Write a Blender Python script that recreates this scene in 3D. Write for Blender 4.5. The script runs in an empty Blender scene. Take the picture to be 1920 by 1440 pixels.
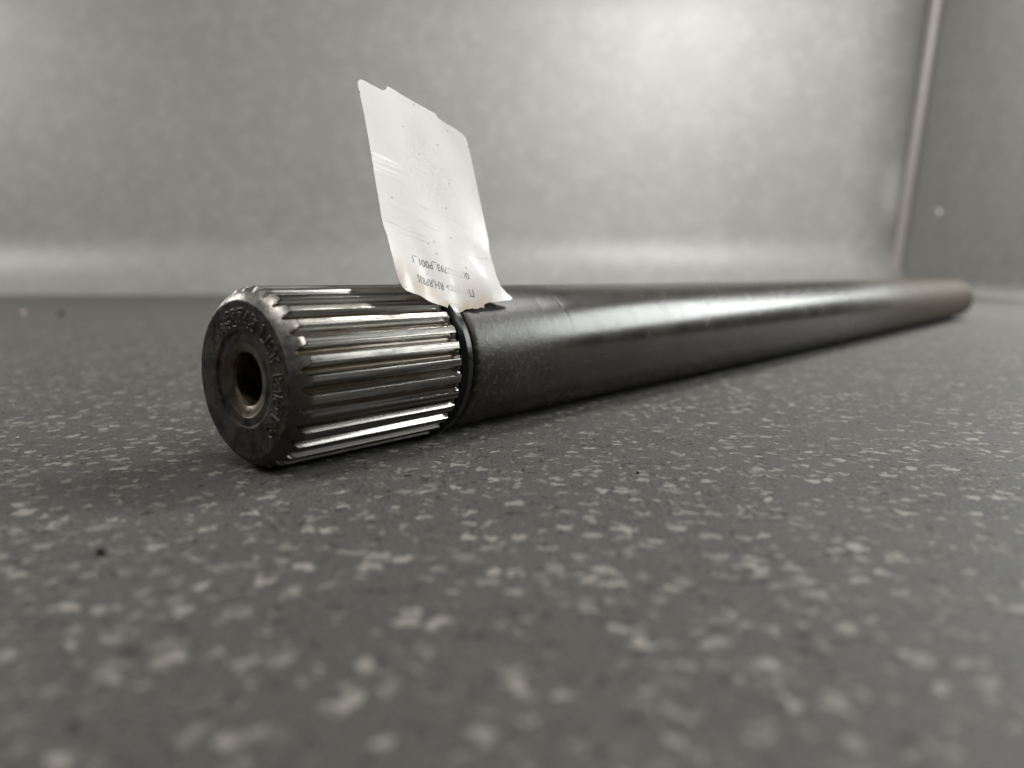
import bpy, bmesh, math, random
import numpy as np
from mathutils import Vector, Matrix, noise as mnoise
from mathutils.geometry import delaunay_2d_cdt
random.seed(4)
MM = 0.001
C = bpy.context.scene.collection
S = bpy.context.scene
R = math.radians

# ------------------------------------------------------------------ camera
cam = bpy.data.cameras.new('camera'); co = bpy.data.objects.new('camera', cam); C.objects.link(co)
co.location = (0, 0, 39.81*MM); co.rotation_euler = (R(90-8.0966), 0, 0)
cam.sensor_width = 36; cam.lens = 36*1412.44/1920
cam.clip_start = 0.002; cam.clip_end = 50
cam.dof.use_dof = True; cam.dof.focus_distance = 0.174; cam.dof.aperture_fstop = 10.2; cam.dof.aperture_blades = 0
S.camera = co

# ------------------------------------------------------------------ world and lamps
w = bpy.data.worlds.new('World'); S.world = w; w.use_nodes = True
bg = w.node_tree.nodes['Background']; bg.inputs[0].default_value = (1.0, 0.985, 0.95, 1); bg.inputs[1].default_value = 0.10

def lamp(name, loc, target, sx, sy, power, col):
    l = bpy.data.lights.new(name, 'AREA'); l.shape = 'RECTANGLE'; l.size = sx; l.size_y = sy
    l.energy = power; l.color = col
    o = bpy.data.objects.new(name, l); C.objects.link(o); o.location = loc
    d = Vector(target)-Vector(loc); o.rotation_euler = d.to_track_quat('-Z', 'Y').to_euler()
    return o
# tall bright opening to the right behind the side wall, the ceiling and left lamps, and two added fills
lamp('window_lamp', (1.34, 0.74, 0.60), (0.04, 0.24, 0.03), 1.12, 0.50, 20.0, (0.96, 1.0, 0.98))
lamp('ceiling_lamp', (0.58, 0.78, 0.96), (0.26, 1.40, 0.25), 0.36, 0.36, 24.0, (1.0, 0.99, 0.95))
lamp('label_fill', (0.58, -0.30, 0.98), (-0.02, 0.24, 0.03), 0.5, 0.4, 5.5, (1.0, 0.98, 0.95))  # unseen fill added at front right to brighten the label
lamp('chamfer_fill', (-0.42, 0.02, 1.05), (-0.05, 0.18, 0.02), 0.35, 0.35, 3.0, (1.0, 0.97, 0.93))  # unseen fill added above the shaft to brighten its bevelled end
lamp('left_lamp', (-1.85, 1.15, 0.85), (-0.85, 0.95, 0.0), 0.6, 0.5, 14.5, (1.0, 0.98, 0.94))
S.view_settings.view_transform = 'Standard'; S.view_settings.look = 'None'
S.view_settings.exposure = 0.0; S.view_settings.gamma = 1.0
S.cycles.use_denoising = True
S.cycles.max_bounces = 8

# ------------------------------------------------------------------ helpers
def obj(name, me, mat, parent=None, sharp=None):
    if isinstance(me, bmesh.types.BMesh):
        bm = me; me = bpy.data.meshes.new(name)
        if sharp is not None:
            bm.normal_update()
            for e in bm.edges:
                if len(e.link_faces) == 2 and e.calc_face_angle(0) > R(sharp): e.smooth = False
            for f in bm.faces: f.smooth = True
        bm.to_mesh(me); bm.free()
    o = bpy.data.objects.new(name, me); C.objects.link(o)
    if mat is not None and not me.materials: me.materials.append(mat)
    if parent: o.parent = parent
    return o

def tag(o, label=None, cat=None, group=None, kind=None):
    if label: o['label'] = label
    if cat: o['category'] = cat
    if group: o['group'] = group
    if kind: o['kind'] = kind
    return o

def grid_bm(rows, closed=False, flip=False):
    """rows of points -> quads; closed wraps each row round"""
    bm = bmesh.new()
    vs = [[bm.verts.new(p) for p in r] for r in rows]
    for i in range(len(vs)-1):
        n = len(vs[i])
        for j in range(n if closed else n-1):
            k = (j+1) % n
            q = (vs[i][j], vs[i][k], vs[i+1][k], vs[i+1][j])
            bm.faces.new(q[::-1] if flip else q)
    return bm

def grid_mesh(name, P, closed=False, flip=False, smooth=True):
    """numpy (rows, cols, 3) -> mesh, fast"""
    a, b = P.shape[:2]
    idx = np.arange(a*b).reshape(a, b)
    if closed: nx = np.roll(idx, -1, axis=1)
    else: nx = idx[:, 1:]; 
    cur = idx if closed else idx[:, :-1]
    q = np.stack([cur[:-1], nx[:-1], nx[1:], cur[1:]], -1).reshape(-1, 4)
    if flip: q = q[:, ::-1]
    me = bpy.data.meshes.new(name); me.from_pydata(P.reshape(-1, 3).tolist(), [], q.tolist())
    if smooth: me.polygons.foreach_set('use_smooth', [True]*len(me.polygons))
    me.update(); return me

def lathe(prof, n=192):
    """(s, r) in mm round the local X axis"""
    t = np.linspace(0, 2*np.pi, n, endpoint=False)
    P = np.array([[(s*MM, r*MM*math.cos(a), r*MM*math.sin(a)) for a in t] for s, r in prof])
    return P

class N:
    """small node tree writer"""
    def __init__(s, name):
        s.m = bpy.data.materials.new(name); s.m.use_nodes = True
        s.t = s.m.node_tree; s.b = s.t.nodes['Principled BSDF']; s.out = s.t.nodes['Material Output']
    def n(s, typ, ins=None, **kw):
        x = s.t.nodes.new(typ)
        for k, v in kw.items(): setattr(x, k, v)
        for k, v in (ins or {}).items(): s.put(x.inputs[k], v)
        return x
    def put(s, sock, v):
        if isinstance(v, bpy.types.NodeSocket): s.t.links.new(v, sock)
        elif isinstance(v, bpy.types.Node): s.t.links.new(v.outputs[0], sock)
        else: sock.default_value = v
    def set(s, **kw):
        for k, v in kw.items(): s.put(s.b.inputs[k.replace('_', ' ')], v)
    def coord(s, sc=(1, 1, 1), kind='Object', loc=(0, 0, 0)):
        tc = s.n('ShaderNodeTexCoord'); mp = s.n('ShaderNodeMapping', {'Vector': tc.outputs[kind], 'Scale': sc, 'Location': loc}); return mp.outputs[0]
    def noise(s, v, scale, detail=2, rough=.5, dist=0):
        return s.n('ShaderNodeTexNoise', {'Vector': v, 'Scale': scale, 'Detail': detail, 'Roughness': rough, 'Distortion': dist}).outputs[0]
    def ramp(s, f, a, b, lo=0.0, hi=1.0):
        return s.n('ShaderNodeMapRange', {0: f, 1: a, 2: b, 3: lo, 4: hi}, interpolation_type='SMOOTHSTEP').outputs[0]
    def mix(s, f, a, b):
        x = s.n('ShaderNodeMix', data_type='RGBA'); s.put(x.inputs[0], f)
        for i, v in ((6, a), (7, b)): s.put(x.inputs[i], (*v, 1) if isinstance(v, tuple) else v)
        return x.outputs[2]
    def math(s, op, a, b=0.0):
        x = s.n('ShaderNodeMath', operation=op); s.put(x.inputs[0], a); s.put(x.inputs[1], b); return x.outputs[0]
    def bump(s, h, strength=.3, dist=.0002, normal=None):
        x = s.n('ShaderNodeBump', {'Height': h, 'Strength': strength, 'Distance': dist})
        if normal is not None: s.put(x.inputs['Normal'], normal)
        return x.outputs[0]

# ------------------------------------------------------------------ materials
def fleck_mat(name, base, dark, light, fs=1.0, rough=.5, amount=1.0, spec=.5):
    m = N(name); v = m.coord()
    # irregular pale chips: noise-warped cells, a random share of them filled
    wob = m.n('ShaderNodeTexNoise', {'Vector': v, 'Scale': 420/fs, 'Detail': 4, 'Roughness': .6})
    wv = m.n('ShaderNodeVectorMath', {0: wob.outputs['Color'], 1: (-.5, -.5, -.5)}, operation='ADD')
    wv2 = m.n('ShaderNodeVectorMath', {0: wv, 'Scale': .0072*fs}, operation='SCALE')
    vv = m.n('ShaderNodeVectorMath', {0: v, 1: wv2}, operation='ADD').outputs[0]
    def chips(scale, r0, r1, share, off):
        p = m.n('ShaderNodeVectorMath', {0: vv, 1: off}, operation='ADD').outputs[0]
        vo = m.n('ShaderNodeTexVoronoi', {'Vector': p, 'Scale': scale/fs, 'Randomness': 1.0}, voronoi_dimensions='2D')
        sp = m.n('ShaderNodeSeparateColor', {0: vo.outputs['Color']})
        rad = m.ramp(sp.outputs[1], 0, 1, r0, r1)
        inside = m.ramp(m.math('SUBTRACT', rad, vo.outputs['Distance']), -.02, .05)
        on = m.math('LESS_THAN', sp.outputs[0], share)
        tone = m.ramp(sp.outputs[2], 0, 1, .45, 1.0)
        return m.math('MULTIPLY', m.math('MULTIPLY', inside, on), tone)
    big = chips(240, .12, .34, .42, (0, 0, 0))
    small = chips(370, .16, .34, .36, (.31, .17, 0))
    speck = chips(520, .18, .34, .34, (.11, .57, 0))
    fine = m.noise(v, 1500/fs, 2)
    soft = m.noise(v, 26/fs, 3)
    c = m.mix(m.ramp(fine, .3, .7), tuple(x*.55 for x in base), tuple(x*1.4 for x in base))
    c = m.mix(m.ramp(soft, .3, .7, 0, .35), c, tuple(x*1.25 for x in base))
    c = m.mix(m.math('MULTIPLY', speck, .9*amount), c, dark)
    c = m.mix(m.math('MULTIPLY', small, .55*amount), c, light)
    c = m.mix(m.math('MULTIPLY', big, .85*amount), c, light)
    gr = m.noise(v, 900/fs, 3, .6)
    m.set(Base_Color=c, Roughness=m.ramp(gr, .2, .8, rough-.06, rough+.08), Normal=m.bump(gr, .22, .00020*fs), **{'Specular IOR Level': spec})
    return m.m

M_floor = fleck_mat('flecked_grey_floor', (.075, .073, .068), (.018, .017, .016), (.275, .26, .235), 1.0, .58, spec=.16)

def wall_mat(name, base, rough=.48, metal=.08, spec=.5, rub=.7):
    m = N(name); v = m.coord()
    big = m.noise(v, 14, 3, .5); mid = m.noise(v, 48, 3, .55)
    c = m.mix(m.ramp(big, .3, .72), tuple(x*.96 for x in base), tuple(x*1.04 for x in base))
    c = m.mix(m.ramp(mid, .49, .64, 0, .42), c, tuple(x*1.3 for x in base))
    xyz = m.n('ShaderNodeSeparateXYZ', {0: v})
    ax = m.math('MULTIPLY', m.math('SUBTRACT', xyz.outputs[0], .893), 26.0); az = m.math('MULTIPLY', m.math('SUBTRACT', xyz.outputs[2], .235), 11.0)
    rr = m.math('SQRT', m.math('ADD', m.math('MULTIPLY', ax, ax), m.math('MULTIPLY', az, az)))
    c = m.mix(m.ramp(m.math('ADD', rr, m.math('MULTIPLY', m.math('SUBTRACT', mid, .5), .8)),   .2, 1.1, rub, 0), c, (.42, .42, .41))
    m.set(Base_Color=c, Roughness=m.ramp(mid, .3, .7, rough+.02, rough+.03), Metallic=metal, **{'Specular IOR Level': spec})
    return m.m
M_wall = wall_mat('grey_satin_wall', (.245, .241, .231))
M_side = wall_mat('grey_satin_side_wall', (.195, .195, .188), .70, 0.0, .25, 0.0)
m = N('rubbed_corner_edge'); v = m.coord()
m.set(Base_Color=m.mix(m.noise(v, 40, 3), (.16, .148, .144), (.22, .20, .196)), Roughness=.42); M_edge = m.m

# dark oxidised bar: nearly black lacquer-like scale, brown and dusty toward the far end
m = N('dark_oxidised_steel'); v = m.coord()
sx = m.n('ShaderNodeSeparateXYZ', {0: v})
n1 = m.noise(v, 60, 5, .6); n2 = m.noise(m.coord((700, 60, 60)), 1.0, 3); n3 = m.noise(v, 700, 3, .6)
nw = m.noise(v, 18, 4, .6)
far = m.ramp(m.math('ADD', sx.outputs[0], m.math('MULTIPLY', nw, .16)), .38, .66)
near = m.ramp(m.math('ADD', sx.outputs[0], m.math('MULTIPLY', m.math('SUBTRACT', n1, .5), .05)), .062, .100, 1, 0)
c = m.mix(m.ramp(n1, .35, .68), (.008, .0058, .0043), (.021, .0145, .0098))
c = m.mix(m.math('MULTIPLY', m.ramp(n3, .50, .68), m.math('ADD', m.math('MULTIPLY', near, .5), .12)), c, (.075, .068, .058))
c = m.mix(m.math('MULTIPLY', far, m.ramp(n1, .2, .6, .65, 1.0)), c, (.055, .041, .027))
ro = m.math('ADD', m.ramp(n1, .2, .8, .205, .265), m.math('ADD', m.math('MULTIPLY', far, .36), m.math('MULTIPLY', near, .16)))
scr = m.n('ShaderNodeMapping', {'Vector': v, 'Rotation': (R(20), R(12), R(24)), 'Scale': (22, 420, 420)}).outputs[0]
scm = m.math('MULTIPLY', m.ramp(m.noise(scr, 1.0, 5, .7), .64, .71), m.ramp(m.noise(v, 30, 2), .45, .6))
c = m.mix(m.math('MULTIPLY', scm, .55), c, (.13, .115, .095)); ro = m.math('ADD', ro, m.math('MULTIPLY', scm, .18))
blot = m.ramp(m.noise(v, 130, 5, .65), .52, .62); ro = m.math('ADD', ro, m.math('MULTIPLY', blot, .035))
hb = m.math('ADD', m.math('MULTIPLY', n2, .5), m.math('MULTIPLY', n3, m.math('ADD', m.math('MULTIPLY', near, .9), .35)))
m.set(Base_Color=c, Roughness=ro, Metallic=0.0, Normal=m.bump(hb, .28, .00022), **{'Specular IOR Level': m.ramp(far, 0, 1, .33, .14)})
M_bar = m.m

def steel(name, lo, hi, dirt, rough=(.25, .42), streak=(30, 500, 500), dirt_at=(.52, .7), metallic=1.0, obj_random=True, dark_below=None, oil=False):
    m = N(name); 
    tc = m.n('ShaderNodeTexCoord'); oi = m.n('ShaderNodeObjectInfo')
    off = m.n('ShaderNodeCombineXYZ', {0: m.math('MULTIPLY', oi.outputs['Random'], 3.0), 1: m.math('MULTIPLY', oi.outputs['Random'], 7.0), 2: 0.0})
    v0 = m.n('ShaderNodeVectorMath', {0: tc.outputs['Object'], 1: off}, operation='ADD').outputs[0] if obj_random else tc.outputs['Object']
    vs = m.n('ShaderNodeVectorMath', {0: v0, 1: streak}, operation='MULTIPLY').outputs[0]
    st = m.noise(vs, 1.0, 5, .62); pt = m.noise(m.n('ShaderNodeVectorMath', {0: v0, 1: (.35, 1, 1)}, operation='MULTIPLY').outputs[0], 170, 6, .66); fi = m.noise(v0, 1400, 2)
    c = m.mix(m.ramp(st, .33, .66), lo, hi)
    d = m.ramp(m.math('ADD', m.math('MULTIPLY', st, .4), m.math('MULTIPLY', pt, .6)), *dirt_at)
    c = m.mix(d, c, dirt)
    pit = m.ramp(fi, .70, .78)
    c = m.mix(pit, c, (.02, .017, .014))
    r = m.math('ADD', m.ramp(st, .3, .7, *rough), m.math('MULTIPLY', d, .22))
    if oil:              # brown oil left in patches along the tooth roots
        xy = m.n('ShaderNodeSeparateXYZ', {0: tc.outputs['Object']})
        rad = m.math('SQRT', m.math('ADD', m.math('MULTIPLY', xy.outputs[1], xy.outputs[1]), m.math('MULTIPLY', xy.outputs[2], xy.outputs[2])))
        k = m.math('MULTIPLY', m.ramp(rad, .0177, .0182, 1, 0), m.ramp(m.noise(m.n('ShaderNodeVectorMath', {0: v0, 1: (70, 400, 400)}, operation='MULTIPLY').outputs[0], 1.0, 3), .30, .52, .25, 1.0))
        c = m.mix(k, c, (.055, .034, .016)); d = m.math('MAXIMUM', d, k)
    if dark_below:      # darker and rougher below an uneven height line
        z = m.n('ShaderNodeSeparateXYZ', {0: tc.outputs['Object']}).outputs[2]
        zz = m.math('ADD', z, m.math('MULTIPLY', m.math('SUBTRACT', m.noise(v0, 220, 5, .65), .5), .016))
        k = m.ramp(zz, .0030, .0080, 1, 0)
        c = m.mix(m.math('MULTIPLY', k, .9), c, dark_below); r = m.math('ADD', r, m.math('MULTIPLY', k, .12)); d = m.math('MAXIMUM', d, k)
    m.set(Base_Color=c, Metallic=m.math('MULTIPLY', m.math('SUBTRACT', 1.0, m.math('MULTIPLY', d, .6)), metallic), Roughness=r,
          Normal=m.bump(m.math('ADD', m.math('MULTIPLY', st, .7), m.math('MULTIPLY', fi, .3)), .22, .00012))
    return m.m
M_tooth = steel('worn_spline_steel', (.05, .046, .041), (.25, .24, .225), (.026, .019, .013), (.17, .31), (18, 1700, 1700), (.46, .66), oil=True)
M_flank = steel('polished_flank_steel', (.20, .19, .175), (.62, .60, .57), (.04, .03, .02), (.13, .24), (18, 1700, 1700), (.54, .72), oil=True)
M_chamfer = steel('chamfer_steel', (.26, .245, .23), (.46, .44, .42), (.05, .036, .026), (.28, .42), (250, 250, 250), (.50, .68), obj_random=False, dark_below=(.03, .025, .02))
M_face = steel('blackened_end_steel', (.013, .012, .011), (.10, .09, .076), (.065, .039, .022), (.38, .55), (260, 260, 260), (.52, .66), .75, False)
t_ = M_face.node_tree; b_ = t_.nodes['Principled BSDF']          # raised lips of the stamped strokes are rubbed to bare steel
at_ = t_.nodes.new('ShaderNodeAttribute'); at_.attribute_name = 'rubbed'
nz_ = t_.nodes.new('ShaderNodeTexNoise'); nz_.inputs['Scale'].default_value = 900
tc_ = t_.nodes.new('ShaderNodeTexCoord'); t_.links.new(tc_.outputs['Object'], nz_.inputs['Vector'])
mr_ = t_.nodes.new('ShaderNodeMapRange'); mr_.inputs[1].default_value = .42; mr_.inputs[2].default_value = .62; t_.links.new(nz_.outputs[0], mr_.inputs[0])
mu_ = t_.nodes.new('ShaderNodeMath'); mu_.operation = 'MULTIPLY'; t_.links.new(at_.outputs['Fac'], mu_.inputs[0]); t_.links.new(mr_.outputs[0], mu_.inputs[1])
mx_ = t_.nodes.new('ShaderNodeMix'); mx_.data_type = 'RGBA'; t_.links.new(mu_.outputs[0], mx_.inputs[0])
t_.links.new(b_.inputs['Base Color'].links[0].from_socket, mx_.inputs[6]); mx_.inputs[7].default_value = (.24, .225, .20, 1); t_.links.new(mx_.outputs[2], b_.inputs['Base Color'])
M_seat = steel('brownish_centre_seat', (.10, .082, .06), (.21, .178, .135), (.07, .045, .026), (.33, .5), (300, 300, 300), (.48, .66), .9, False)
m = N('black_nylon'); v = m.coord()
m.set(Base_Color=(.004, .0045, .0055, 1), Roughness=m.ramp(m.noise(v, 900, 3), .3, .7, .20, .30), Normal=m.bump(m.noise(v, 1200, 2), .12, .0001)); m.set(**{'Specular IOR Level': .3}); M_nylon = m.m

# white synthetic label: stains, rubbed scratches and glossy laminate
m = N('stained_white_label'); v = m.coord()
sx = m.n('ShaderNodeSeparateXYZ', {0: v})
U, V = sx.outputs[0], sx.outputs[1]
n1 = m.noise(v, 120, 5, .6); n2 = m.noise(v, 35, 3); fi = m.noise(v, 900, 3, .65)
c = m.mix(m.ramp(n2, .35, .65), (.69, .672, .667), (.75, .735, .73))
low = m.ramp(m.math('ADD', V, m.math('MULTIPLY', n1, .010)), .003, .015, 1, 0)            # oily edge by the strap
c = m.mix(m.math('MULTIPLY', low, m.ramp(n1, .38, .60, .10, .95)), c, (.50, .40, .27))
rub = m.n('ShaderNodeMapping', {'Vector': v, 'Rotation': (0, 0, R(-24)), 'Scale': (60, 900, 1)}).outputs[0]
sc = m.ramp(m.noise(rub, 1.0, 4, .6), .58, .70)
reg = m.math('MULTIPLY', m.ramp(V, .030, .022), m.ramp(V, .006, .012))
c = m.mix(m.math('MULTIPLY', m.math('MULTIPLY', sc, reg), .8), c, (.42, .35, .25))
dotv = m.n('ShaderNodeTexVoronoi', {'Vector': v, 'Scale': 420.0, 'Randomness': 1.0}, voronoi_dimensions='2D')
dc = m.n('ShaderNodeSeparateColor', {0: dotv.outputs['Color']})
dot = m.math('MULTIPLY', m.math('LESS_THAN', dotv.outputs['Distance'], .10), m.math('LESS_THAN', dc.outputs[0], .055))
c = m.mix(m.math('MULTIPLY', dot, .9), c, (.03, .028, .025))
# rubbed grey bruise in the middle of the label
du = m.math('SUBTRACT', U, .002); dv = m.math('SUBTRACT', V, .036)
dd = m.math('SQRT', m.math('ADD', m.math('MULTIPLY', du, du), m.math('MULTIPLY', dv, dv)))
sm = m.math('MULTIPLY', m.ramp(m.math('ADD', dd, m.math('MULTIPLY', n1, .012)), .010, .020, 1, 0), m.ramp(fi, .45, .62, .0, .40))
c = m.mix(sm, c, (.50, .48, .47))
hb = m.math('ADD', m.math('MULTIPLY', n1, 1.0), m.math('MULTIPLY', fi, .25))
m.set(Base_Color=c, Roughness=m.ramp(n1, .35, .65, .33, .48), Normal=m.bump(hb, .12, .00018))
m.set(**{'Coat Weight': .3, 'Coat Roughness': .16})
tr = m.n('ShaderNodeBsdfTranslucent', {'Color': (.8, .77, .74, 1)})
mx = m.n('ShaderNodeMixShader', {0: .3, 1: m.b.outputs[0], 2: tr.outputs[0]}); m.t.links.new(mx.outputs[0], m.out.inputs[0])
M_label = m.m
# printed ink, worn away toward one end of the lines
m = N('worn_black_ink'); v = m.coord(); sx = m.n('ShaderNodeSeparateXYZ', {0: v}); U = sx.outputs[0]
n1 = m.noise(v, 900, 4, .7)
wear = m.ramp(m.math('ADD', U, m.math('MULTIPLY', m.math('SUBTRACT', n1, .5), .008)), .0010, .0040)
keep = m.ramp(U, .0078, .0086)
wear = m.math('MULTIPLY', wear, m.math('SUBTRACT', 1.0, keep))
m.set(Base_Color=m.mix(m.math('MULTIPLY', wear, .64), (.035, .034, .036), (.78, .755, .735)), Roughness=.4); M_ink = m.m
def plain(name, col, rough=.6):
    m = N(name); v = m.coord(); n = m.noise(v, 1500, 3)
    m.set(Base_Color=m.mix(n, tuple(x*.7 for x in col), tuple(min(1, x*1.2) for x in col)), Roughness=rough); return m.m

# ------------------------------------------------------------------ the setting
def sheet(x0, x1, y0, y1, nx, ny):
    return grid_bm([[(x0+(x1-x0)*i/nx, y0+(y1-y0)*j/ny, 0) for i in range(nx+1)] for j in range(ny+1)])
YW = 1.80; CR = .14
fl = obj('floor', sheet(-3.2, 3.2, -1.5, YW-CR, 16, 12), M_floor); tag(fl, kind='structure')
# back wall rising out of the floor through a rounded cove
prof = [(YW-CR+CR*math.sin(a), CR-CR*math.cos(a)) for a in np.linspace(0, math.pi/2, 14)] + [(YW+.002, .25), (YW+.004, .6), (YW+.006, 1.0)]
rows = [[(x, y, z) for x in np.linspace(-3.2, .935, 30)] for y, z in prof]
bw = obj('back_wall', grid_bm(rows, flip=False), M_wall, sharp=40); tag(bw, kind='structure')
sol = bw.modifiers.new('thickness', 'SOLIDIFY'); sol.thickness = .004; sol.offset = -1
# side wall: leans outward a little, base runs toward the camera
def side_pt(y, z):
    x = .905 - (1.75-y)*.06 + z*.083
    return x
sp = []
for y in np.linspace(YW+.0, 1.22, 14):
    row = []
    for a in np.linspace(0, math.pi/2, 8):
        row.append((side_pt(y, 0)-.03+.03*math.sin(a), y, .03-.03*math.cos(a)))
    for z in np.linspace(.06, 1.0, 10): row.append((side_pt(y, z-.03), y, z))
    sp.append(row)
sw = obj('side_wall', grid_bm(sp), M_side, sharp=40); tag(sw, kind='structure')
sol = sw.modifiers.new('thickness', 'SOLIDIFY'); sol.thickness = .004; sol.offset = 0
# rounded, rubbed fold where the two walls meet
rows = []
for k in range(25):
    z = .012 + k/24*.98
    rad = .014 + .012*math.exp(-z/.05)
    cx = side_pt(YW, z)-.012; cy = YW-.012
    rows.append([(cx+rad*math.cos(a), cy+rad*math.sin(a), z) for a in np.linspace(0, 2*math.pi, 20, endpoint=False)])
fold = obj('fold', grid_bm(rows, closed=True), M_edge, sw, sharp=40)
fold['label'] = 'paler rounded vertical fold in the corner between the walls'

# ------------------------------------------------------------------ the axle shaft
RO, RS, RF = 19.0, 18.51, 16.29           # spline tips, bar, end face
RR = 17.5                                # tooth roots
PHI = R(50.4149)
axle = bpy.data.objects.new('axle_shaft', None); C.objects.link(axle); axle.empty_display_size = .02
axle.location = (-54.992*MM, 152.364*MM, 0); axle.rotation_euler = (0, 0, PHI)
tag(axle, 'long dark steel axle shaft with a splined end lying on the grey flecked floor', 'axle shaft')
def on_axis(o): o.location = (0, 0, RO*MM); return o

# bar with the turned rings near the spline and a bevelled far end
prof = [(50.4, 16.9), (50.5, 17.7), (51.0, 18.25), (51.7, 18.47), (52.6, RS), (60, RS), (70, RS), (80.6, RS), (81.6, RS-.01)]
s = 82.2
while s < 92.5:
    prof += [(s, RS-.005), (s+.28, RS-.03), (s+.56, RS-.005)]; s += .86
prof += [(93.2, RS), (96, RS)]
prof += [(x, RS) for x in np.linspace(110, 700, 40)] + [(716, RS), (717, RS-.7), (718.5, RS-1.0), (719.5, RS-.5)]
prof += [(755, RS-.5), (758.6, RS-.8), (762.4, RS-2.2), (763.2, RS-3.0), (763.3, 8), (762, 6), (740, 5.5), (740, .1)]
P = lathe(prof, 256)
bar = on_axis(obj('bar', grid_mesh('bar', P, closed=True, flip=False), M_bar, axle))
bar.data.set_sharp_from_angle(angle=R(38))
# narrow groove under the strap
P = lathe([(45.15, 18.2), (45.25, 17.0), (45.6, 16.7), (50.0, 16.7), (50.4, 16.9)], 160)
gv = on_axis(obj('groove', grid_mesh('groove', P, closed=True), M_bar, axle)); gv.data.set_sharp_from_angle(angle=R(38))

# teeth: 30, each one strip of the spline from root to root
NT = 30; PITCH = 2*math.pi/NT
def tooth_r(t):
    """t in -.5...5 of one pitch -> radius"""
    x = abs(t); a, b = .20, .41
    if x < a: return RO - .025*(x/a)**6
    if x < b:
        k = (x-a)/(b-a); return RO-.025 - (RO-.025-RR-.03)*k
    k = (x-b)/(.5-b); return RR + .03*(1-k)**2
def cone_r(s): return RF + 1.3*s - .15*s*s       # bevel of the end, very slightly rounded
def cone_s(r):
    lo, hi = 0, 4.3
    for _ in range(40):
        mid = (lo+hi)/2
        if cone_r(mid) < r: lo = mid
        else: hi = mid
    return lo
NTH = 40
ths = sorted(set([round(-.5+i/NTH, 5) for i in range(NTH+1)] + [-.20, .20, -.41, .41, -.195, .195, -.405, .405]))
S_END = 45.15
def strip_profile(t):
    rt = tooth_r(t)
    depth = (RO-rt)/(RO-RR)                  # 0 on the tip, 1 in the root
    lip = rt + .36*depth                     # the bevel runs on over the root as a small lip
    s0 = cone_s(lip)
    pts = [(s0, lip, 0), (s0+.06, lip-.03, 0), (s0+.16, rt-.12*depth, 0), (s0+.5, rt-.16*depth, 0), (s0+1.2, rt-.10*depth, 0), (s0+2.4, rt, 0)]
    for s in np.linspace(8, 42.4, 12): pts.append((s, rt, 0))
    top = RO-.12
    for k in np.linspace(.1, 1, 9):
        s = 42.4+(S_END-.25-42.4)*k
        ease = k*k*k
        pts.append((s, rt+(top-.25-rt)*ease*.75 if rt < top else rt, 0))
    pts.append((S_END, min(rt, RO-.12)-.02 if rt > top-.3 else (rt+(top-.25-rt)*.75)-.15, 0))
    pts.append((S_END+.02, 18.15 if rt > 18.2 else min(18.15, pts[-1][1]-.05), 0))
    return pts
cols = [strip_profile(t) for t in ths]
nr = len(cols[0])
P = np.zeros((nr, len(ths), 3))
for j, t in enumerate(ths):
    a = t*PITCH
    for i in range(nr):
        s, r = cols[j][i][:2]
        P[i, j] = (s*MM, r*MM*math.sin(a), r*MM*math.cos(a))
tooth_me = grid_mesh('tooth', P, flip=True); tooth_me.set_sharp_from_angle(angle=R(34))
tooth_me.materials.append(M_tooth); tooth_me.materials.append(M_flank)
nc = len(ths)-1                                # flanks are polished by the mating hub, lands and roots stay dull
mi = [1 if .196 < abs((ths[i % nc]+ths[i % nc+1])/2) < .40 and i//nc > 3 else 0 for i in range(len(tooth_me.polygons))]
tooth_me.polygons.foreach_set('material_index', mi)
spl = bpy.data.objects.new('spline', None); C.objects.link(spl); spl.parent = axle; spl.location = (0, 0, RO*MM)
for k in range(NT):
    t = bpy.data.objects.new('tooth', tooth_me); C.objects.link(t); t.parent = spl
    t.rotation_euler = (k*PITCH+.045, 0, 0)
# bevel between the face and the teeth, ending along the wavy line where it meets them
cols = []
for k in range(NT):
    for t in ths[:-1]:
        rt = tooth_r(t); lip = rt+.36*(RO-rt)/(RO-RR); cols.append((k*PITCH-.045+t*PITCH, cone_s(lip)))
K = 9
P = np.zeros((K+1, len(cols), 3))
for j, (a, s1) in enumerate(cols):
    for i in range(K+1):
        s = s1*i/K; r = cone_r(s)
        wob = .05*mnoise.noise(Vector((s*1.3, math.sin(a)*9, math.cos(a)*9))) + .035*mnoise.noise(Vector((s*2.5, math.sin(a)*30, math.cos(a)*30)))
        r += wob*min(1, i/2)*(1 if i < K else 0)
        P[i, j] = (s*MM, r*MM*math.sin(a), r*MM*math.cos(a))
ch = obj('chamfer', grid_mesh('chamfer', P, closed=True, flip=True), M_chamfer, axle); on_axis(ch)

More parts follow.
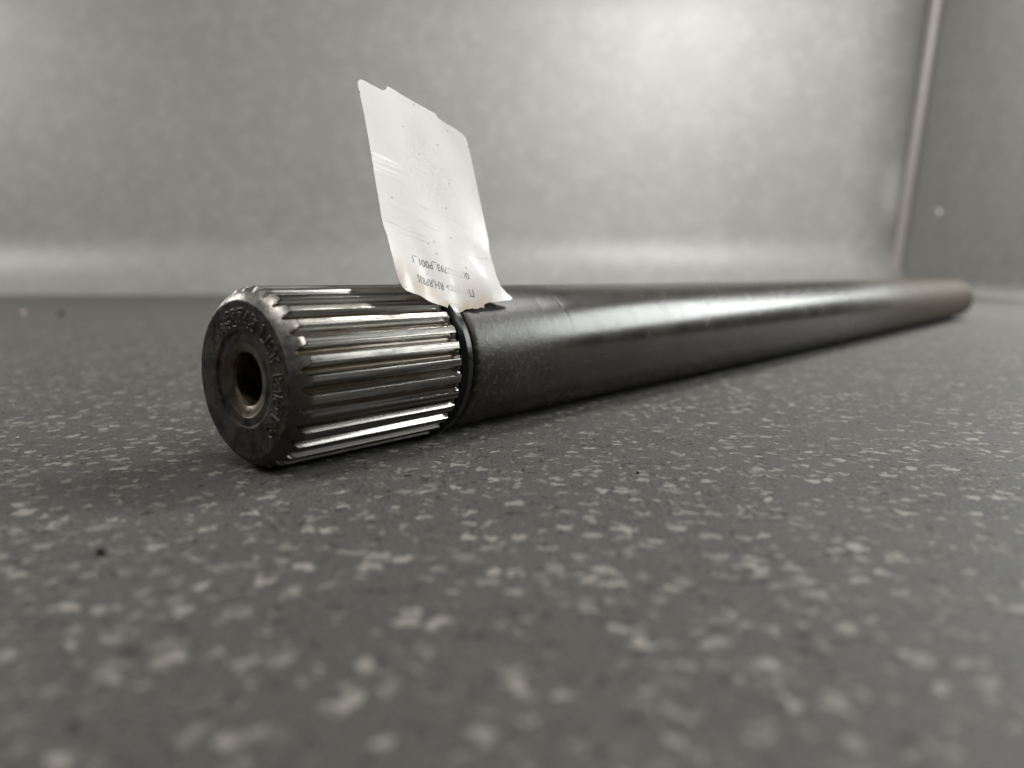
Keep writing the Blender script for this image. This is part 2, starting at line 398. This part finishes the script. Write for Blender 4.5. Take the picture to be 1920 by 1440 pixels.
# end face with stamped characters: strokes pressed into a fine polar grid
GLY = {  # single-stroke letters in a 1 x 1.6 box
 '1': [[(.25, 1.25), (.55, 1.6), (.55, 0)]],
 '2': [[(.05, 1.25), (.2, 1.55), (.5, 1.6), (.85, 1.45), (.9, 1.15), (.6, .65), (.05, 0), (.95, 0)]],
 '3': [[(.05, 1.4), (.3, 1.6), (.7, 1.55), (.85, 1.25), (.7, .9), (.4, .85)], [(.4, .85), (.75, .8), (.95, .45), (.75, .08), (.35, 0), (.05, .2)]],
 '4': [[(.75, 0), (.75, 1.6), (.05, .5), (1, .5)]],
 '5': [[(.9, 1.6), (.2, 1.6), (.12, .9), (.5, 1.0), (.85, .8), (.9, .4), (.65, .05), (.3, 0), (.05, .2)]],
 '7': [[(.05, 1.6), (.95, 1.6), (.4, 0)]],
 '9': [[(.9, 1.1), (.65, .75), (.3, .75), (.08, 1.1), (.25, 1.5), (.6, 1.6), (.88, 1.4), (.9, 1.0), (.75, .4), (.4, 0)]],
 'L': [[(.1, 1.6), (.1, 0), (.85, 0)]],
 'M': [[(.05, 0), (.1, 1.6), (.5, .7), (.9, 1.6), (.95, 0)]],
 'T': [[(0, 1.6), (1, 1.6)], [(.5, 1.6), (.5, 0)]],
 'E': [[(.9, 1.6), (.1, 1.6), (.1, 0), (.9, 0)], [(.1, .82), (.7, .82)]],
 '/': [[(.1, 0), (.8, 1.6)]],
}
TXT = [('3', -19), ('2', -9), ('7', 1.5), ('4', 12), ('5', 23.5), ('L', 41), ('M', 53), ('T', 65), ('E', 86), ('1', 98), ('5', 108.5), ('1', 118.5), ('7', 126), ('9', 137)]
segs = []
for chx, ang in TXT:
    a = R(ang); rad = R(random.uniform(-5, 5)); sz = 1.55
    jx, jy = random.uniform(-.12, .12), random.uniform(-.15, .15)
    for line in GLY[chx]:
        pts = []
        for gx, gy in line:
            x = (gx-.5)*sz+jx; y = (gy-.8)*sz*1.06+jy
            x, y = x*math.cos(rad)-y*math.sin(rad), x*math.sin(rad)+y*math.cos(rad)
            rr = 12.75+y; aa = a+x/12.75
            pts.append((rr*math.sin(aa), rr*math.cos(aa)))     # (viewer's right, up)
        segs += list(zip(pts[:-1], pts[1:]))
def face_rings():
    r = [RF, RF-.12, RF-.35, RF-.7] + list(np.linspace(RF-1.0, 10.4, 62)) + [10.1, 9.8, 9.6, 9.4, 9.0, 8.6, 8.2, 7.9]
    return np.array(r)
rs = face_rings(); nth = 840
th = np.linspace(0, 2*np.pi, nth, endpoint=False)
RRm, TT = np.meshgrid(rs, th, indexing='ij')
X = RRm*np.sin(TT); Z = RRm*np.cos(TT)
dmin = np.full(X.shape, 9.0)
for (ax, ay), (bx, by) in segs:
    dx, dy = bx-ax, by-ay; L2 = dx*dx+dy*dy+1e-9
    k = np.clip(((X-ax)*dx+(Z-ay)*dy)/L2, 0, 1)
    dmin = np.minimum(dmin, np.hypot(X-ax-k*dx, Z-ay-k*dy))
D = .30*np.exp(-(dmin/.17)**2) - .12*np.exp(-((dmin-.36)/.14)**2)
D += .32*np.clip((10.2-RRm)/.6, 0, 1)                    # shallow dish round the centre seat
D += np.where(RRm > RF-.2, .10*np.clip((RRm-(RF-.2))/.2, 0, 1), 0)
rng = np.random.default_rng(3)
for _ in range(46):                                       # dents and nicks of handling, most over the unreadable start of the line
    aa = R(rng.normal(-42, 14)) if _ < 22 else rng.uniform(0, 6.28); r0 = rng.uniform(11.2, 14.2) if _ < 22 else rng.uniform(10.5, 15.8)
    cx, cy = r0*math.sin(aa), r0*math.cos(aa); sg = rng.uniform(.10, .26); th_ = rng.uniform(0, 3.14)
    u = (X-cx)*math.cos(th_)+(Z-cy)*math.sin(th_); v_ = -(X-cx)*math.sin(th_)+(Z-cy)*math.cos(th_)
    D += rng.uniform(.05, .14)*np.exp(-(u/(sg*2.6))**2-(v_/sg)**2)
P = np.stack([D*MM, -X*MM, Z*MM], -1)
fc = on_axis(obj('end_face', grid_mesh('end_face', P, closed=True, flip=True), M_face, axle))
att = fc.data.attributes.new('rubbed', 'FLOAT', 'POINT')
att.data.foreach_set('value', np.maximum(np.exp(-((dmin-.34)/.13)**2), 1.3*np.clip((RRm-(RF-.4))/.3, 0, 1)).astype(np.float32).ravel())
fc['label'] = 'blackened round end face stamped with worn characters round its rim'
# countersunk centre seat and the bore inside it
P = lathe([(.32, 7.9), (.36, 7.85), (.62, 6.9), (.92, 5.75), (1.10, 5.6)], 128)
st = on_axis(obj('centre_seat', grid_mesh('centre_seat', P, closed=True, flip=False), M_seat, axle))
prof = [(1.10, 5.6), (1.6, 5.5)]
s = 2.0
while s < 24: prof += [(s, 5.30), (s+.4, 5.50)]; s += .8
prof += [(25, 5.3), (28, .05)]
P = lathe(prof, 96)
bo = on_axis(obj('bore', grid_mesh('bore', P, closed=True, flip=False), M_seat, axle)); bo['label'] = 'threaded brown bore in the middle of the end face'

# ------------------------------------------------------------------ cable tie round the groove
tie = bpy.data.objects.new('cable_tie', None); C.objects.link(tie); tie.location = axle.location; tie.rotation_euler = axle.rotation_euler
tag(tie, 'black nylon cable tie fastened round the shaft between the spline and the smooth bar', 'cable tie')
rt0 = 17.2; ra, rb = 19.15, 19.45
tprof = [(45.35, rt0), (45.35, ra-.45), (45.5, ra-.25), (46.75, rb), (46.85, rb+.06), (48.35, rb+.06), (48.45, rb), (48.6, 18.5), (49.5, 18.35), (49.7, 18.1), (49.7, rt0)]
P = lathe(tprof+[tprof[0]], 160)
wv = np.sin(np.linspace(0, 2*np.pi, 160, endpoint=False)*3+.6)*.12
P[:, :, 0] += wv[None, :]*MM
strap = on_axis(obj('strap', grid_mesh('strap', P, closed=True), M_nylon, tie)); strap.data.set_sharp_from_angle(angle=R(30))
# locking head on the far side of the bar
bm = bmesh.new(); bmesh.ops.create_cube(bm, size=1)
for v_ in bm.verts: v_.co = Vector((v_.co.x*5.4*MM+47.6*MM, v_.co.y*4.4*MM+20.2*MM, v_.co.z*5.6*MM))
bmesh.ops.bevel(bm, geom=bm.edges[:], offset=.6*MM, segments=2, affect='EDGES')
on_axis(obj('locking_head', bm, M_nylon, tie, sharp=40))

# ------------------------------------------------------------------ label tied to the shaft
def smooth(a, b, x):
    t = min(1, max(0, (x-a)/(b-a))); return t*t*(3-2*t)
def wfun(u, v):
    r = -1.2*math.sin((v+2)/62*math.pi)*smooth(0, 20, v)
    r += 2.6*smooth(3, 16, u)*(1-smooth(2, 22, v)) + 1.6*smooth(4, 15, -u)*(1-smooth(0, 18, v))
    r += .25*math.sin(u*.35+v*.12)*(1-.7*smooth(8, 24, v)) + .0022*u*u*smooth(10, 40, v)
    return r
def crease(u, v):
    r = 0
    for (p, q, amp, sg) in (((-16.8, 33.7), (-5.2, 34.4), .16, .55), ((-16.6, 30.9), (-5.4, 31.5), .15, .5), ((-14.8, 23.1), (-3.9, 21.9), .07, .4)):
        d = (q[0]-p[0], q[1]-p[1]); L = math.hypot(*d); t = (d[0]/L, d[1]/L)
        rx, ry = u-p[0], v-p[1]; al = rx*t[0]+ry*t[1]; di = -rx*t[1]+ry*t[0]
        r += amp*math.exp(-(di/sg)**2)/(1+math.exp((al-L*.8)/1.2))
    r += .02*mnoise.noise(Vector((u*.5, v*.5, 3))) + .010*mnoise.noise(Vector((u*1.6, v*1.6, 7)))
    return r
OUT = [(-19.36, 52.19), (-18.97, 53.11), (-18.28, 53.74), (-16.96, 54.09), (-14.24, 54.2), (-11.25, 54.56), (-10.43, 54.87), (-9.52, 55.71), (-9.06, 56.83), (-6.28, 57.01), (-3.79, 56.79), (1.63, 56.57), (7.78, 56.56), (8.68, 55.66), (10.28, 55.25), (14.37, 54.94), (17.08, 54.39), (18.28, 53.62), (18.89, 52.49), (19.34, 49.99), (20.18, 42.04), (20.99, 33.4), (22.02, 23.18), (21.09, 15.11), (19.82, 10.77), (19.72, 7.65), (21.38, 5.93), (23.26, 5.04), (23.13, 4.52), (22.03, 3.84), (17.17, 2.43), (13.41, 1.5), (12.31, 0.92), (11.9, 0.5), (12.1, -0.13), (11.4, -.05), (10.63, -0.25), (10.0, -.62), (8.93, -0.76), (8.3, -.7), (7.63, -0.94), (6.05, -1.3), (4.84, -2.18), (3.81, -2.48), (2.5, -2.16), (1.23, -2.66), (0.13, -1.76), (-1.75, -1.56), (-3.61, -1.53), (-8.63, -1.13), (-12.07, -1.67), (-14.3, -1.64), (-15.21, -1.07), (-15.65, -0.53), (-16.3, 0.62), (-16.74, 3.71), (-16.61, 7.99), (-16.17, 12.47), (-16.28, 14.09), (-16.38, 14.8), (-16.29, 20.77), (-16.81, 29.83), (-17.42, 38.03), (-18.07, 44.25), (-18.7, 48.16)]
# finer outline
poly = []
for i, p in enumerate(OUT):
    q = OUT[(i+1) % len(OUT)]; L = math.hypot(q[0]-p[0], q[1]-p[1]); k = max(1, int(L/.8))
    for j in range(k): poly.append((p[0]+(q[0]-p[0])*j/k, p[1]+(q[1]-p[1])*j/k))
def inside(x, y):
    c = False; n = len(poly)
    for i in range(n):
        x1, y1 = poly[i]; x2, y2 = poly[i-1]
        if (y1 > y) != (y2 > y) and x < (x2-x1)*(y-y1)/(y2-y1)+x1: c = not c
    return c
pts = [Vector(p) for p in poly]; ne = len(pts)
edges = [(i, (i+1) % ne) for i in range(ne)]
g = .55
for i in range(-40, 50):
    for j in range(-8, 110):
        x, y = i*g+(.5*g if j % 2 else 0), j*g
        if inside(x, y) and min((x-p[0])**2+(y-p[1])**2 for p in poly) > .09: pts.append(Vector((x, y)))
vo, eo, fo, *_ = delaunay_2d_cdt(pts, edges, [], 1, 1e-5)
me = bpy.data.meshes.new('label')
top = [Vector((p.x, p.y, wfun(p.x, p.y)+crease(p.x, p.y)))*MM for p in vo]; nv = len(top)
ftop = [tuple(f) for f in fo]
cnt = {}
for f in ftop:
    for i in range(len(f)): cnt[(f[i], f[(i+1) % len(f)])] = 1
rim = [e for e in cnt if (e[1], e[0]) not in cnt]
me.from_pydata(top+[p-Vector((0, 0, .00014)) for p in top], [], ftop+[tuple(i+nv for i in f[::-1]) for f in ftop]+[(e[1], e[0], e[0]+nv, e[1]+nv) for e in rim])
me.polygons.foreach_set('use_smooth', [True]*len(me.polygons))
me.set_sharp_from_angle(angle=R(50))
nn = Vector((.7540, -.5280, .3907)).normalized()
e1 = Vector((.635, .735, -.225)); e1 = (e1-nn*e1.dot(nn)).normalized(); e2 = nn.cross(e1)
mat = Matrix((e1, e2, nn)).transposed().to_4x4(); mat.translation = Vector((-15.82, 179.78, 34.31))*MM
lab = obj('label', me, M_label); lab.matrix_world = mat
tag(lab, 'torn stained white label standing up from the shaft under the cable tie', 'label')
def printed(text, u0, width, vbase, cap):
    cu = bpy.data.curves.new('printed_text', 'FONT'); cu.body = text; cu.size = 1; cu.resolution_u = 3; cu.offset = .012
    o = bpy.data.objects.new('tmp_text', cu); C.objects.link(o)
    bpy.context.view_layer.update()
    me = bpy.data.meshes.new_from_object(o.evaluated_get(bpy.context.evaluated_depsgraph_get()))
    bpy.data.objects.remove(o)
    bm = bmesh.new(); bm.from_mesh(me)
    bmesh.ops.triangulate(bm, faces=bm.faces[:])
    xs = [v.co.x for v in bm.verts]; x0, x1 = min(xs), max(xs); hc = .72
    for v in bm.verts:
        u = u0-(v.co.x-x0)/(x1-x0)*width; vv = vbase-v.co.y/hc*cap
        v.co = Vector((u*MM, vv*MM, (wfun(u, vv)+crease(u, vv)+.035)*MM))
    me2 = bpy.data.meshes.new('printed_text'); bm.to_mesh(me2); bm.free()
    return obj('printed_text', me2, M_ink, lab)
printed('000020793_P001_1', 9.6, 18.6, 9.45, 2.0)
printed('Полуось RH,RP835', 9.6, 18.4, 4.5, 2.0)

# ------------------------------------------------------------------ crumbs and specks
def crumb(name, loc, size, mat, label, cat='crumb', squash=(1, 1, .7), rz=0):
    bm = bmesh.new(); bmesh.ops.create_icosphere(bm, subdivisions=2, radius=1)
    sd = random.random()*50
    for v in bm.verts:
        k = 1+.35*mnoise.noise(v.co*1.3+Vector((sd, 0, 0)))+.12*mnoise.noise(v.co*4+Vector((0, sd, 0)))
        v.co = Vector((v.co.x*k*squash[0], v.co.y*k*squash[1], v.co.z*k*squash[2]))*size*MM*.5
    zmin = min(v.co.z for v in bm.verts)
    for v in bm.verts: v.co.z -= zmin
    o = obj(name, bm, mat, sharp=60); o.location = Vector(loc)*MM; o.rotation_euler.z = rz
    return tag(o, label, cat)
K_black = plain('black_grit', (.010, .009, .009)); K_white = plain('white_chip', (.75, .74, .70)); K_yellow = plain('yellowish_chip', (.46, .41, .26)); K_brown = plain('brown_grit', (.06, .045, .035))
crumb('grit_crumb', (-59.4, 104.5, 0), 1.5, K_black, 'black round crumb alone on the floor in front of the end face')
crumb('grit_crumb', (25.7, 149.8, 0), .75, K_black, 'tiny black speck on the floor in front of the smooth bar')
crumb('grit_crumb', (-465.9, 780.9, 0), 7, K_brown, 'dark blurred speck on the floor far left, right of the yellowish chip')
crumb('paint_chip', (-519.9, 803.1, 0), 5.5, K_yellow, 'small yellowish chip on the floor at the far left', 'chip')
crumb('paint_fibre', (44.3, 125.9, 0), .9, K_white, 'tiny white sliver standing on the flecked floor right of centre', 'sliver', (.28, .3, 1.1))
crumb('paint_chip', (100.6, 344.0, 0), 3.0, K_yellow, 'small pale chip lying at the foot of the smooth bar', 'chip', (1.3, .8, .45))
lab_y = 1.45
dotw = crumb('wall_chip', (0, 0, 0), 11, K_white, 'small round white chip stuck on the dark side wall', 'chip', (.55, 1, 1))
# where the sight line of the photograph meets the leaning side wall
dotw.location = (.9080, 1.6369, .1700)
